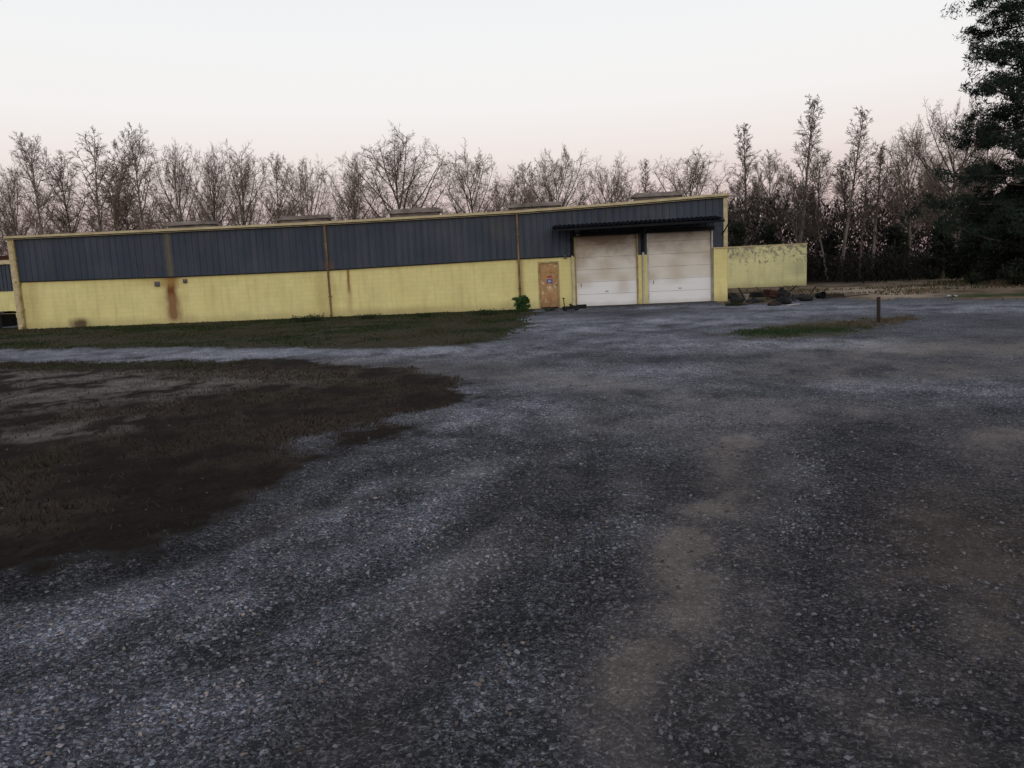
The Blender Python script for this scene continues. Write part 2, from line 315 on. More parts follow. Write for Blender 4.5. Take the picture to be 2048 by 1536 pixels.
def sub(name,mask,mat,kind,extra=None):
    q=Q[mask]; u,inv=np.unique(q,return_inverse=True); v=V[u]; c=col[u]; q=inv.reshape(q.shape)
    if extra is not None:
        n=len(v); v=np.concatenate([v,extra]); c=np.concatenate([c,np.tile(c3(.04,.03,.022,1),(len(extra),1))]); q=np.concatenate([q,[[n,n+1,n+2,n+3]]])
    o=npmesh(name,v,q,mat,c); o['kind']=kind; return o
big=np.array([[-700,-300,-.12],[700,-300,-.12],[700,900,-.12],[-700,900,-.12]],float)
g=sub('ground',fr==2,SM,'structure',big); g['label']='bare brown soil and dead leaves beside the gravel drive'
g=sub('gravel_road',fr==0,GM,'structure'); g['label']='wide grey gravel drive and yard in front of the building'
g=sub('grass_verge',fr==1,SM,'structure'); g['label']='dull grass strip between the long yellow wall and the gravel'
g=sub('grass_island',fr==3,SM,'structure'); g['label']='small grassy patch around the short post in the gravel'
# ---- stones
def stones():
    out=[]
    for (r0,r1,dens,s0,s1) in ((1.7,5,2900,.004,.0145),(5,9,950,.006,.0165),(9,17,150,.009,.020)):
        A=.5*(r1*r1-r0*r0)*R(76); n=int(A*dens); r=np.sqrt(RNG.uniform(r0*r0,r1*r1,n)); t=RNG.uniform(-R(38),R(38),n)
        P=np.stack([r*np.sin(t),r*np.cos(t)],1); f=fields(P); sA,sB,sC,sD,dirt,lite,dark=f[4:11]
        p=(.45+.7*lite)*(1-.8*dirt)*(1-.5*dark)*np.clip(.4+sB/.5,.02,1)*np.clip(.5+sA/.5,.03,1)*np.clip(.9+f[1]*2.0,.1,1)
        k=RNG.random(n)<p; s=s0+(s1-s0)*RNG.random(n)**2.4; out.append((P[k],s[k],lite[k]))
    P=np.concatenate([o[0] for o in out]); s=np.concatenate([o[1] for o in out]); li=np.concatenate([o[2] for o in out]); n=len(P)
    base=np.array([[1,0,0],[-.5,.87,0],[-.5,-.87,0],[.6,.5,.75],[-.7,.2,.7],[.1,-.65,.8]])
    f=np.array([[3,4,5],[0,1,3],[1,4,3],[1,2,4],[2,5,4],[2,0,5],[0,3,5]])
    v=base[None]+RNG.normal(0,.22,(n,6,3)); v*= (s[:,None]*RNG.uniform(.65,1.3,(n,3)))[:,None,:]*np.array([1,1,.85])
    a=RNG.uniform(0,6.28,n); ca,sa=np.cos(a)[:,None],np.sin(a)[:,None]
    x=v[:,:,0]*ca-v[:,:,1]*sa; y=v[:,:,0]*sa+v[:,:,1]*ca; z=v[:,:,2]+gz(P)[:,None]-.002
    vv=np.stack([x+P[:,0:1],y+P[:,1:2],z],2).reshape(-1,3); ff=(f[None]+6*np.arange(n)[:,None,None]).reshape(-1,3)
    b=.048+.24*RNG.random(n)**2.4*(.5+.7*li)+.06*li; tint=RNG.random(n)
    c=np.stack([b*(.98+.14*tint),b*(.97),b*(1.13-.16*tint)],1); wm=RNG.random(n)<.10; c[wm]=b[wm,None]*np.array([1.1,.90,.76])
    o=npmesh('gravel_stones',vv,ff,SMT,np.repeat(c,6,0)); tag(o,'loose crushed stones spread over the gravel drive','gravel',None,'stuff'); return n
t=NT('stone'); a=t.n('ShaderNodeAttribute',attribute_name='Col'); t.col(a.outputs['Color']); SMT=t.done(.9,0,.1)
print('stones',stones())
# ---- blades
def blades(name,label,cat,P,h,cols,wd=.006,lean=.5):
    n=len(P); a=RNG.uniform(0,6.28,n); z=gz(P)-.005; hh=h*RNG.uniform(.4,1.2,n); l=hh*RNG.uniform(0,lean,n); d=RNG.uniform(0,6.28,n)
    w_=wd*(1+P[:,1]*.05)
    p0=np.stack([P[:,0]-np.cos(a)*w_,P[:,1]-np.sin(a)*w_,z],1); p1=np.stack([P[:,0]+np.cos(a)*w_,P[:,1]+np.sin(a)*w_,z],1)
    p2=np.stack([P[:,0]+np.cos(d)*l,P[:,1]+np.sin(d)*l,z+hh],1)
    v=np.stack([p0,p1,p2],1).reshape(-1,3); c=np.repeat(cols,3,0)
    o=npmesh(name,v,np.arange(3*n).reshape(n,3),SMT,c); return tag(o,label,cat,None,'stuff')
def scatter(poly,n):
    lo=poly.min(0); hi=poly.max(0); lo[0]=max(lo[0],-30); hi[0]=min(hi[0],40)
    P=RNG.uniform(lo,hi,(n*4,2)); P=P[np.abs(np.arctan2(P[:,0],P[:,1]))<R(38)]; return P
P=scatter(polyA,30000); f=fields(P); P=P[(f[4]<.15)&(RNG.random(len(P))<np.clip(.6+f[1]*4,.1,1))][:20000]; n1=fbm(P[:,0]*.5,P[:,1]*.5,4,3)
gc=L3(np.tile(c3(.056,.047,.027),(len(P),1)),c3(.024,.036,.012),np.clip((n1-.42)*5,0,1)); gc*=RNG.uniform(.6,1.4,(len(P),1))
blades('grass','short dull winter grass growing below the long yellow wall','grass',P,.06,gc,.012,.9)
P=scatter(polyB,60000); f=fields(P); ok=(f[5]<.12)&(np.linalg.norm(P,axis=1)<22)&(RNG.random(len(P))<np.clip(.40+f[1]*3.5+f[11]*3,.05,1)*np.clip(1.2-1.2*palef(P)+np.clip(-f[11]*4,0,.7),.08,1)); P=P[ok][:36000]
gg=fbm(P[:,0]*.8,P[:,1]*.8,61,3); gc=L3(np.tile(c3(.036,.025,.018),(len(P),1)),c3(.034,.036,.018),np.clip((gg-.5)*6,0,1)*np.clip((P[:,1]-9)/4,0,1))*RNG.uniform(.3,1.9,(len(P),1)); blades('dead_weeds','dry brown weeds and leaf litter covering the soil on the left','dry weeds',P,.055,gc,.005,1.4)
P=scatter(polyC,9000); f=fields(P); P=P[(f[6]<.0)&(f[1]>-.08)][:4200]; gc=L3(np.tile(c3(.09,.07,.044),(len(P),1)),c3(.028,.046,.015),np.clip(blob(P,[(1490,666),(1640,662)],1.2)*1.2,0,1))*RNG.uniform(.6,1.3,(len(P),1))
blades('island_grass','thin green and tan grass around the short post','grass',P,.06,gc,.006,1.2)
P=scatter(polyD,9000); P=P[(sdf(P,polyD)<.2)&(P[:,1]<52)]; P=P[fbm(P[:,0]*.4,P[:,1]*.4,8,3)>.55][:6000]; gc=L3(np.tile(c3(.14,.10,.06),(len(P),1)),c3(.035,.055,.016),(RNG.random(len(P))<.35)*1.0)*RNG.uniform(.5,1.2,(len(P),1))
blades('rough_grass','tan and green rough grass at the edge of the woods','grass',P,.12,gc,.012,.8)
# ---------------------------------------------------------------- warehouse
ang=math.atan2(WD.y,WD.x)
wh=thing('warehouse','long low building, yellow block base under dark blue ribbed metal, two white garage doors','building',(WA.x,WA.y,0),ang)
def pw(pts):
    q=sorted(W(x,y) for x,y in pts); us=[a for a,b in q]; zs=[b for a,b in q]
    return lambda u: float(np.interp(u,us,zs))
zE=pw([(25,474),(648,445),(1033,423),(1240,407),(1447,389)])
zB=pw([(45,563),(350,553),(650,540),(1035,517),(1140,512),(1440,497)])
UL=0.0; UR=W(1452,540)[0]
U=lambda x,y: W(x,y)[0]
dU0,dU1=U(1077,570),U(1119,570); dZ=W(1097,523)[1]
g1a,g1b=U(1150,550),U(1277,550); g2a,g2b=U(1295,550),U(1426,550); gZ=3.18
def seg(mb,u0,u1,zlo,zhi,y0,y1,n=1):
    us=np.linspace(u0,u1,n+1); b=len(mb.v)
    for u in us:
        a=zlo(u) if callable(zlo) else zlo; c=zhi(u) if callable(zhi) else zhi
        mb.v+=[(u,y0,a),(u,y1,a),(u,y1,c),(u,y0,c)]
    for i in range(n):
        k=b+4*i
        for j in range(4): mb.f.append((k+j,k+(j+1)%4,k+4+(j+1)%4,k+4+j))
    mb.f.append((b,b+1,b+2,b+3)); k=b+4*n; mb.f.append((k+3,k+2,k+1,k))
RUST=(.16,.055,.018)
su=U(345,600)
stains=[(su,.24,.1,2.3,1.35,RUST),(su-.1,.6,1.6,2.3,.7,(.30,.17,.06)),(su,.5,.0,1.4,.5,(.3,.2,.1)),(U(160,640),.45,-.2,.45,1.1,(.10,.07,.04)),(U(697,560),.06,1.0,2.2,.9,RUST),(U(697,560),.13,.1,1.4,.45,(.35,.22,.1)),(U(1043,560),.10,.1,2.2,.5,RUST),(U(640,560),.35,.0,2.1,.35,(.3,.22,.08)),
 (U(300,560),1.2,1.7,2.3,.4,(.4,.3,.1)),(U(60,560),.4,.0,2.2,.35,(.3,.22,.08)),(U(800,600),2.0,-.2,.35,.4,(.3,.25,.12))]
M['yellow']=wall_mat('yellow_painted_block',YEL,YEL2,stains)
for a_,b_,n_,zl in ((0,dU0,40,-.1),(dU1,g1a,3,-.1)):
    mb=MB(); seg(mb,a_,b_,zl,zB,0,.25,n_)
    if a_==0: seg(mb,dU0+.0,dU1,dZ,zB,0,.25,2)
    mb.build('masonry_wall',M['yellow'],wh)
mb=MB(); seg(mb,g1b,g2a,-.1,lambda u:zB(u)-.1,-.02,.25); mb.build('masonry_pier',M['yellow'],wh,bevel=.01)
mb=MB(); seg(mb,g2b+.0,UR+.02,-.1,lambda u:zB(u),-.22,.25); mb.build('masonry_pier',M['yellow'],wh,bevel=.01)
mb=MB(); mb.box(g2b-.02,UR+.06,-.27,.25,zB(UR)+.002,zB(UR)+.05); mb.build('pier_cap',M['trim'],wh)
mb=MB(); mb.box(0,.25,.26,18,-.1,4.2); mb.build('end_wall',M['yellow'],wh)
mb=MB(); mb.box(UR-.25,UR,.26,18,-.1,4.45); mb.build('end_wall',M['yellow'],wh)
mb=MB(); mb.box(0,UR,18,18.2,-.1,4.2); mb.build('rear_wall',M['yellow'],wh)
t=NT('blue_ribbed_metal'); X,Y,Zs=t.xyz()
c=t.mix(t.ramp(t.noise(.7,5),.3,.7),(.032,.042,.060),(.052,.063,.084)); c=t.mix(t.M('MULTIPLY',t.ramp(t.noise(3,6,t.map((1.5,1.5,.12))),.45,.75),.5),c,(.09,.09,.09))
pn=t.n('ShaderNodeTexWhiteNoise',noise_dimensions='1D'); t.L.new(t.M('FLOOR',t.M('DIVIDE',X,.9)),pn.inputs['W']); c=t.mix(t.M('MULTIPLY',pn.outputs['Value'],.35),c,(.025,.032,.048))
nz=t.noise(3,4)
for s_ in [(U(338,510),.13,2.0,4.4,.6,(.17,.14,.08)),(U(1000,470),.5,3.0,4.4,.3,(.09,.08,.07)),(U(660,560),.2,2.0,2.5,.6,(.16,.09,.05))]:
    c=t.mix(t.M('MULTIPLY',stain(t,X,Zs,*s_[:4],nz),s_[4],clamp=True),c,s_[5])
t.col(c); t.bump(t.noise(2.5,3,t.map((1,1,.3))),.3,.03); M['blue']=t.done(.65,.05,.2)
mb=MB()
def siding(u0,u1,zlo,zhi):
    u=u0; prof=[]
    while u<u1-.01:
        prof+=[(u,0),(u+.17,0),(u+.195,-.035),(u+.235,-.035),(u+.26,0)]; u+=.30
    prof=[p for p in prof if p[0]<u1]+[(u1,0)]
    b=len(mb.v)
    for (a,y) in prof:
        zl=zlo(a) if callable(zlo) else zlo
        mb.v+=[(a,y-.05,zl),(a,y-.05,zhi(a))]
    for i in range(len(prof)-1): k=b+2*i; mb.f.append((k,k+2,k+3,k+1))
siding(.03,g1a,lambda u:zB(u)-.03,lambda u:zE(u)-.12); siding(g1a,UR-.05,gZ,lambda u:zE(u)-.12)
mb.build('metal_siding',M['blue'],wh)
mb=MB(); seg(mb,.02,g1a,lambda u:zB(u)+.01,lambda u:zE(u)-.14,-.03,.2,30); seg(mb,g1a,UR,gZ+.01,lambda u:zE(u)-.14,-.03,.2,8)
seg(mb,g1b,g2a,lambda u:zB(u)-.1,gZ,-.03,.2); seg(mb,g2b,UR,lambda u:zB(u)+.05,gZ,-.03,.2); mb.build('backing_panel',M['blue'],wh)
mb=MB(); seg(mb,.02,g1a-.02,lambda u:zB(u)-.035,lambda u:zB(u)+.0,-.10,-.051,40); mb.build('drip_flashing',M['darksteel'],wh)
mb=MB(); seg(mb,-.15,UR+.1,lambda u:zE(u)-.13,lambda u:zE(u)+.03,-.22,-.02,40); mb.build('fascia',M['trim'],wh,bevel=.008)
mb=MB(); seg(mb,-.12,UR+.08,lambda u:zE(u)-.11,lambda u:zE(u)-.07,-.235,-.222,40); mb.build('gutter_lip',M['darksteel'],wh)
mb=MB(); mb.box(-.12,.10,-.09,.1,-.05,zE(0)-.13); mb.build('corner_trim',M['trim'],wh)
mb=MB(); mb.box(UR-.11,UR+.06,-.10,.1,zB(UR)+.06,zE(UR)-.13); mb.build('corner_trim',M['trim'],wh)
RD=9.0; RISE=.60
mb=MB(); us=np.linspace(-.15,UR+.1,24); b=len(mb.v)
for u in us: mb.v+=[(u,-.2,zE(u)+.034),(u,RD,zE(u)+RISE),(u,18.4,zE(u)+.03),(u,18.4,zE(u)-.1),(u,RD,zE(u)+RISE-.12),(u,-.2,zE(u)-.0)]
for i in range(23):
    for j in (0,1,2,3,4): k=b+6*i; mb.f.append((k+j,k+j+1,k+6+j+1,k+6+j))
mb.f.append(tuple(range(b,b+6))); mb.f.append(tuple(range(b+138,b+144))); rf=mb.build('roof',M['roof'],wh)
vl=['leftmost roof vent with a stepped lid','roof vent second from the left','middle roof vent, weathered tan','roof vent second from the right','rightmost roof vent above the canopy']
for i,(x0,x1,yt) in enumerate([(336,430,441),(560,662,429),(780,882,415),(1018,1122,404),(1262,1364,383)]):
    a,z1=W(x0,yt+5,RD); b_,z2=W(x1,yt+1,RD); zr=zE((a+b_)/2)+RISE; zt=max((z1+z2)/2,zr+.2); h=zt-zr
    mb=MB(); mb.box(a+.15,b_-.15,RD-.35,RD+.35,zr-.1,zr+h*.55); v_=mb.build('roof_vent',M['vent'],rf,bevel=.02); v_['label']=vl[i]
    mb=MB(); mb.box(a,b_,RD-.6,RD+.6,zr+h*.55+.002,zr+h*.8); mb.box(a+.15,b_-.15,RD-.5,RD+.5,zr+h*.8+.002,zt)
    for q in np.linspace(a+.3,b_-.3,6): mb.box(q-.02,q+.02,RD-.62,RD-.602,zr+h*.5,zr+h*.8)
    mb.build('vent_cap',M['vent'],rf)
def pipe(x0,y0,x1,y1,mat,r=.045,lab=None,zt=None):
    a,za=W(x0,y0,-.14); b_,zb=W(x1,y1,-.14); u=(a+b_)/2
    mb=MB(); mb.box(u-r,u+r,-.19,-.19+2*r,.12,zt or zE(u)-.12); mb.box(u-r,u+r,-.33,-.10,.05,.13)
    for z in (.9,2.1,3.2): mb.box(u-r-.03,u+r+.03,-.197,-.06,z,z+.05)
    o=mb.build('downpipe',mat,wh,bevel=.008)
    if lab: o['label']=lab
pipe(30,490,45,650,M['yellowpipe'],.045,'yellow downpipe on the left corner')
pipe(650,450,662,630,M['rustpipe'],.04,'rusty downpipe in the middle of the long wall')
pipe(1034,430,1041,612,M['rustpipe'],.04,'rusty downpipe left of the plywood door')
for x_ in (1146,1287):
    u=U(x_,560); mb=MB(); mb.box(u-.035,u+.035,-.16,-.09,.05,zB(u)); mb.build('conduit',M['whitepipe'],wh)
    mb=MB(); mb.box(u-.06,u+.06,-.17,-.06,zB(u)+.002,3.4); mb.build('canopy_post',M['darksteel'],wh)
t=NT('weathered_plywood'); c=t.mix(t.ramp(t.noise(2.5,7,t.map((3,3,.5)),.7,.6),.3,.7),(.46,.28,.13),(.28,.15,.07)); c=t.mix(t.ramp(t.noise(5,6),.54,.66),c,(.58,.46,.30)); X,Y,Zs=t.xyz(); c=t.mix(t.M('MULTIPLY',t.ramp(Zs,.5,.0),.6),c,(.16,.09,.05)); t.col(c); t.bump(t.noise(9,5,t.map((4,4,.5))),.3,.01); M['ply']=t.done(.85)
mb=MB(); mb.box(dU0+.07,dU1-.07,.04,.09,.04,dZ-.07)
dr=mb.build('door',M['ply'],wh,bevel=.006); dr['label']='boarded plywood entry door with faded red and purple notices'
mb=MB(); mb.box(dU0,dU0+.07,-.03,.12,.0,dZ+.001); mb.box(dU1-.07,dU1,-.03,.12,.0,dZ+.001); mb.box(dU0+.068,dU1-.068,-.028,.12,dZ-.07,dZ); mb.build('door_frame',M['yellowpipe'],dr)
for z in (.35,1.55): mb=MB(); mb.box(dU0+.1,dU1-.1,.015,.039,z,z+.09); mb.build('door_batten',M['ply'],dr)
def sign(x0,x1,y0,y1,mat,name,yy):
    a,za=W(x0,y1); b_,zb=W(x1,y0); mb=MB(); mb.box(a,b_,yy,yy+.004,za,zb); return mb.build(name,mat,dr)
sign(1094,1104,551,556,M['signred'],'red_notice',.034); sign(1093,1105,558,567,M['signblue'],'purple_notice',.034)
sign(1096,1102,561,564,M['signwhite'],'notice_text',.028)
mb=MB(); k=dU1-.16; mb.lathe([(0,0),(.03,0),(.035,.03),(.02,.05),(0,.05)],10,(0,0,0)); mb.v=[(k+x,.04-z,1.0+y) for x,y,z in mb.v]; mb.build('door_knob',M['grey'],dr)
def gdoor(a,b_,lab,seed):
    t=NT('dirty_white_door'); X,Y,Zs=t.xyz()
    c=t.mix(t.ramp(t.noise(1.3,6),.3,.7),(.68,.66,.61),(.61,.58,.53))
    c=t.mix(t.ramp(Zs,1.10,1.06),c,(.74,.74,.75)); 
    k=(2.80,3.80) if seed==1 else (3.05,4.2)
    hi=t.ramp(t.M('ADD',Zs,t.M('MULTIPLY',t.noise(.9,8,t.map((1,1,1.2)),.72),1.9)),*k); c=t.mix(t.M('MULTIPLY',hi,.93),c,(.15,.095,.055))
    nz=t.noise(2,5)
    rs=random.Random(seed)
    for i in range(6):
        u0=rs.uniform(a,b_); z1=rs.uniform(1.4,2.9); c=t.mix(t.M('MULTIPLY',stain(t,X,Zs,u0,rs.uniform(.15,.5),z1-rs.uniform(.3,1.2),z1,nz),.42,clamp=True),c,(.38,.29,.19))
    c=t.mix(t.M('MULTIPLY',t.ramp(t.M('ADD',Zs,t.M('MULTIPLY',t.noise(2,4),.3)),.4,.1),.5),c,(.3,.25,.2))
    t.col(c); t.bump(t.noise(3,3),.15,.02); mt=t.done(.6)
    mb=MB(); N=6; hgt=gZ/N
    for i in range(N):
        z=i*hgt; mb.box(a+.06,b_-.06,.10,.15,z+.0045,z+hgt-.0045)
        for q in ((.25),(.62)): mb.box(a+.06,b_-.06,.094,.0995,z+hgt*q,z+hgt*q+.03)
    g=mb.build('garage_door',mt,wh,bevel=.002); g['label']=lab
    mb=MB(); mb.box(a+.06,b_-.06,.152,.17,0,gZ); mb.build('seam_backing',M['seam'],g)
    for q in (a,b_-.06): mb=MB(); mb.box(q,q+.06,-.035,.2,0,gZ); mb.build('door_jamb',M['yellowpipe'] if seed==1 else M['whitepipe'],g)
    mb=MB(); mb.box((a+b_)/2-.06,(a+b_)/2+.06,.06,.087,.62,.645); mb.build('handle',M['grey'],g)
    mb=MB(); mb.box(a+.25,a+.275,.07,.087,.85,1.0); mb.build('latch',M['grey'],g)
gdoor(g1a,g1b,'left garage door, soot-stained along its top',1); gdoor(g2a,g2b,'right garage door, whiter with brown streaks on top',2)
mb=MB(); mb.box(g1a-.1,g2b+.1,-.5,.3,-.05,.02); mb.build('threshold',M['soffit'],wh)
# canopy
CD=-1.9
cu0,cz0=W(1104,456,CD); cu1,cz1=W(1450,436,CD); UP_=.20
czf=lambda u:float(np.interp(u,[cu0,cu1],[cz0,cz1]))
mb=MB(); n=36; b=len(mb.v); rs=random.Random(2)
for i in range(n*2+1):
    f=i/(n*2); o_=.028 if i%2 else -.028; u=cu0+(cu1-cu0)*f; zf=cz0+(cz1-cz0)*f+rs.uniform(-.008,.008)
    mb.v+=[(u,CD-rs.uniform(0,.04),zf+o_),(u,-.10,zf+UP_+o_)]
for i in range(n*2): k=b+2*i; mb.f.append((k,k+2,k+3,k+1))
cn=mb.build('canopy',M['canopy'],wh); sm=cn.modifiers.new('s','SOLIDIFY'); sm.thickness=.01
mb=MB(); seg(mb,cu0,cu1,lambda u:czf(u)-.14,lambda u:czf(u)-.045,CD+.03,CD+.09,2); mb.build('canopy_beam',M['darksteel'],cn)
mb=MB(); seg(mb,cu0,cu1,lambda u:czf(u)-.01,lambda u:czf(u)+.06,-1.0,-.94,2); mb.build('canopy_beam',M['darksteel'],cn)
mb=MB(); seg(mb,g1a-.1,g2b+.05,gZ-.16,gZ+.0,-.2,-.09,2); mb.build('door_header',M['darksteel'],wh)
for u in (U(1146,560),U(1287,560),UR-.15):
    zf=czf(u); mb=MB(); mb.tube([(u,-.1,zf-.55),(u,CD+.1,zf-.09)],.03,6); mb.build('canopy_bracket',M['darksteel'],cn)
for x_,y_,s_ in ((315,568,.11),(371,562,.09),(1131,514,.07)):
    u,z=W(x_,y_); mb=MB(); mb.box(u-s_,u+s_,-.08,-.002,z-s_,z+s_); mb.box(u-s_*.7,u+s_*.7,-.10,-.082,z-s_*.6,z+s_*.4); mb.build('utility_box',M['grey'],wh,bevel=.01)
u,z=W(1155,462,-.3); mb=MB(); mb.box(u-.1,u+.1,-.35,-.06,z-.06,z+.06); mb.tube([(u,-.3,z-.06),(u,-.36,z-.18)],[.05,.09],8); mb.build('wall_lamp',M['grey'],wh)
# ---------------------------------------------------------------- annex at left
p=at(20,511,56); hA=p.z
an=thing('annex_building','low rear building past the left corner with brown roof, blue upper wall and yellow base','building',(p.x+1.2,p.y,0),ang)
mb=MB(); mb.box(-14,1.5,0,.25,-.1,1.9); mb.build('masonry_wall',M['yellow'],an)
mb=MB()
for i in range(52): mb.box(-14+i*.3,-14+i*.3+.24,-.05,0.012,1.9,hA-.65)
mb.box(-14,1.5,.01,.2,1.9,hA-.6); mb.build('metal_siding',M['blue'],an)
mb=MB(); mb.box(-14.2,1.7,-.2,.1,hA-.6,hA-.3); mb.build('fascia',M['trim'],an)
mb=MB(); mb.poly([(-14.2,-.22,hA+.002),(1.7,-.22,hA+.002),(1.7,7,hA+.3),(-14.2,7,hA+.3)]); mb.box(-14.2,1.7,-.21,.0,hA-.298,hA); mb.build('roof',M['rust'],an)
p=G(8,657)
dp=thing('storage_bin','low black bin beyond the left corner of the building','bin',(p.x-.4,p.y,0),ang)
mb=MB(); mb.poly([(-1.1,-.5,.1),(.75,-.5,.1),(.85,-.6,.7),(-1.2,-.6,.7)]); mb.box(-1.1,.78,-.49,.5,.1,.7); mb.build('body',M['black'],dp,bevel=.03)
mb=MB(); 
for i in range(6): a=i/6*math.pi; b_=(i+1)/6*math.pi; mb.poly([(-1.22,-.62*math.cos(a),.705+.14*math.sin(a)),(.87,-.62*math.cos(a),.705+.14*math.sin(a)),(.87,-.62*math.cos(b_),.705+.14*math.sin(b_)),(-1.22,-.62*math.cos(b_),.705+.14*math.sin(b_))])
mb.build('lid',M['black'],dp)
for x_ in (-.9,.6):
    mb=MB(); mb.tube([(x_,-.5,.09),(x_,-.42,.09)],.09,12); mb.build('wheel',M['rubber'],dp)
# ---------------------------------------------------------------- yellow block wall on right
b_=G(1613,571); a=at(1440,577,b_.y+1.2); a.z=0; d=(b_-a); L=d.length; ra=math.atan2(d.y,d.x)
bw=thing('block_wall','free-standing yellow block wall with peeling paint, right of the garage doors','wall',(a.x,a.y,0),ra)
def zt(x,y):
    r=ray(x,y); nn=Vector((-d.y,d.x,0)).normalized(); t_=(a-CAM).dot(nn)/r.dot(nn); return (CAM+r*t_).z
h0,h1=zt(1455,496),zt(1612,488)
mt=wall_mat('peeling_yellow_block',(.74,.70,.38),(.63,.60,.33),[(L*.25,.9,h0-.8,h0-.2,.45,(.24,.21,.17)),(L*.9,.5,.6,1.6,.4,(.3,.28,.2))],.69)
mb=MB(); seg(mb,0,L,-.1,lambda u:h0+(h1-h0)*u/L,0,.22,4); mb.build('masonry',mt,bw,bevel=.01)
mb=MB(); seg(mb,-.02,L+.04,lambda u:h0+(h1-h0)*u/L+.002,lambda u:h0+(h1-h0)*u/L+.07,-.03,.25,4); mb.build('coping',M['trim'],bw)
# ---------------------------------------------------------------- trees
def grow(seed,style):
    rs=random.Random(seed); segs=[]
    H=14.0
    def rv(): return Vector((rs.gauss(0,1),rs.gauss(0,1),rs.gauss(0,1))).normalized()
    def br(p,d,ln,r,lv,n):
        pts=[p.copy()]; rad=[r]; up={0:.07,1:.085 if style in('broad','mid') else .10,2:.05,3:.02,4:.0}[lv]
        for i in range(n):
            d=(d+rv()*(.035 if lv==0 else (.085 if lv==1 else .17))+Vector((0,0,up))).normalized(); p=p+d*(ln/n); pts.append(p.copy()); rad.append(max(.004,r*(1-(i+1)/n*(.8 if lv else .9))))
        segs.append((lv,pts,rad)); return pts,rad
    def pt(pts,t):
        f=t*(len(pts)-1); i=min(int(f),len(pts)-2); return pts[i].lerp(pts[i+1],f-i),(pts[i+1]-pts[i]).normalized()
    cnt={'broad':(19,12,7,4),'slim':(26,8,6,3),'mid':(20,10,7,4),'multi':(14,9,6,3)}[style]
    a0={'broad':50,'slim':38,'mid':44,'multi':32}[style]
    def kids(pts,rad,ln,lv,tr,phase=0):
        if lv>3: return
        n=cnt[lv]
        for i in range(n):
            t=tr+(1-tr)*(i+rs.random())/n; q,dd=pt(pts,min(t,.98))
            if lv==0:
                az=i*2.4+rs.uniform(-.4,.4); ax=Vector((math.sin(az),-math.cos(az),0))
            else: ax=dd.cross(rv()).normalized()
            s_=(t-tr)/(1-tr)
            an_=R(rs.gauss(a0*(1.15-.5*s_) if lv==0 else 46,9)); nd=(Matrix.Rotation(-an_ if lv==0 else an_,3,ax)@dd).normalized()
            if lv==0:
                env={'broad':.42*(.75+.5*math.sin(math.pi*min(1,s_+.15)))*(1.05-.32*s_),'slim':.17*(1.15-.7*s_),'mid':.29*(.9+.3*math.sin(math.pi*s_))*(1.1-.5*s_),'multi':.26*(1.1-.6*s_)}[style]
                l=H*env*rs.uniform(.88,1.05); r_=.052*l/4
            else: l=ln*(.5,.38,.44,.55)[lv]*rs.uniform(.8,1.15)*(1.15-.55*t); r_=(0,.022,.0125,.0092)[lv]
            pp,rr_=br(q,nd,l,r_,lv+1,(0,6,4,2,1)[lv+1]); kids(pp,rr_,l,lv+1,.12)
    stems={'multi':3}.get(style,1)
    for s_ in range(stems):
        d0=Vector((rs.gauss(0,.05),rs.gauss(0,.05),1)) if stems==1 else Vector((rs.gauss(0,.13),rs.gauss(0,.13),1))
        pts,rad=br(Vector((0,0,-.2)),d0.normalized(),H*(.93 if style!='broad' else .74)*(1-.1*s_),{'broad':.19,'slim':.14,'mid':.16,'multi':.12}[style],0,9)
        kids(pts,rad,H,0,{'broad':.34,'slim':.42,'mid':.36,'multi':.36}[style])
    zmax=max(q.z for l,p_,r_ in segs for q in p_); xs=sorted(abs(q.x) for l,p_,r_ in segs for q in p_ if l>1); wd=2*xs[int(len(xs)*.95)]
    tm,cm=MB(),MB()
    for lv,p_,r_ in segs:
        if lv==0: tm.tube(p_,r_,7,False)
        elif lv==1: tm.tube(p_,r_,5,False)
        else: cm.tube(p_,r_,3,False)
    return tm,cm,zmax,wd
VAR={};DVAR={}
for st,k in (('broad',4),('slim',2),('mid',3),('multi',2)):
    VAR[st]=[];DVAR[st]=[]
    for i in range(k):
        tm,cm,zm,wd=grow(100+i*7+len(st)*31,st); VAR[st].append((tm.mesh('trunk',M['barkpale'] if (st=='slim' or i==1) else M['bark']),cm.mesh('crown',M['twigred'] if i%2 else M['twig']),zm,wd))
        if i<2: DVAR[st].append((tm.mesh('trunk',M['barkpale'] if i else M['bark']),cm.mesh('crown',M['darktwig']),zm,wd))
def tree(x,ytop,wpx,Y,st,vi,label,group=None,V_=None):
    V_=V_ or VAR; p=at(x,ytop,Y); tr,cr_,zm,wd=V_[st][vi%len(V_[st])]
    o=thing('bare_tree',label,'tree',(p.x,p.y,0),random.uniform(0,6.28),group)
    s_=p.z/zm; sw=(wpx/F_PX*Y)/wd; sw=max(.6*s_,min(sw,1.5*s_)); o.scale=(sw,sw,s_)
    for nm,me in (('trunk',tr),('crown',cr_)):
        c_=bpy.data.objects.new(nm,me); C.objects.link(c_); c_.parent=o
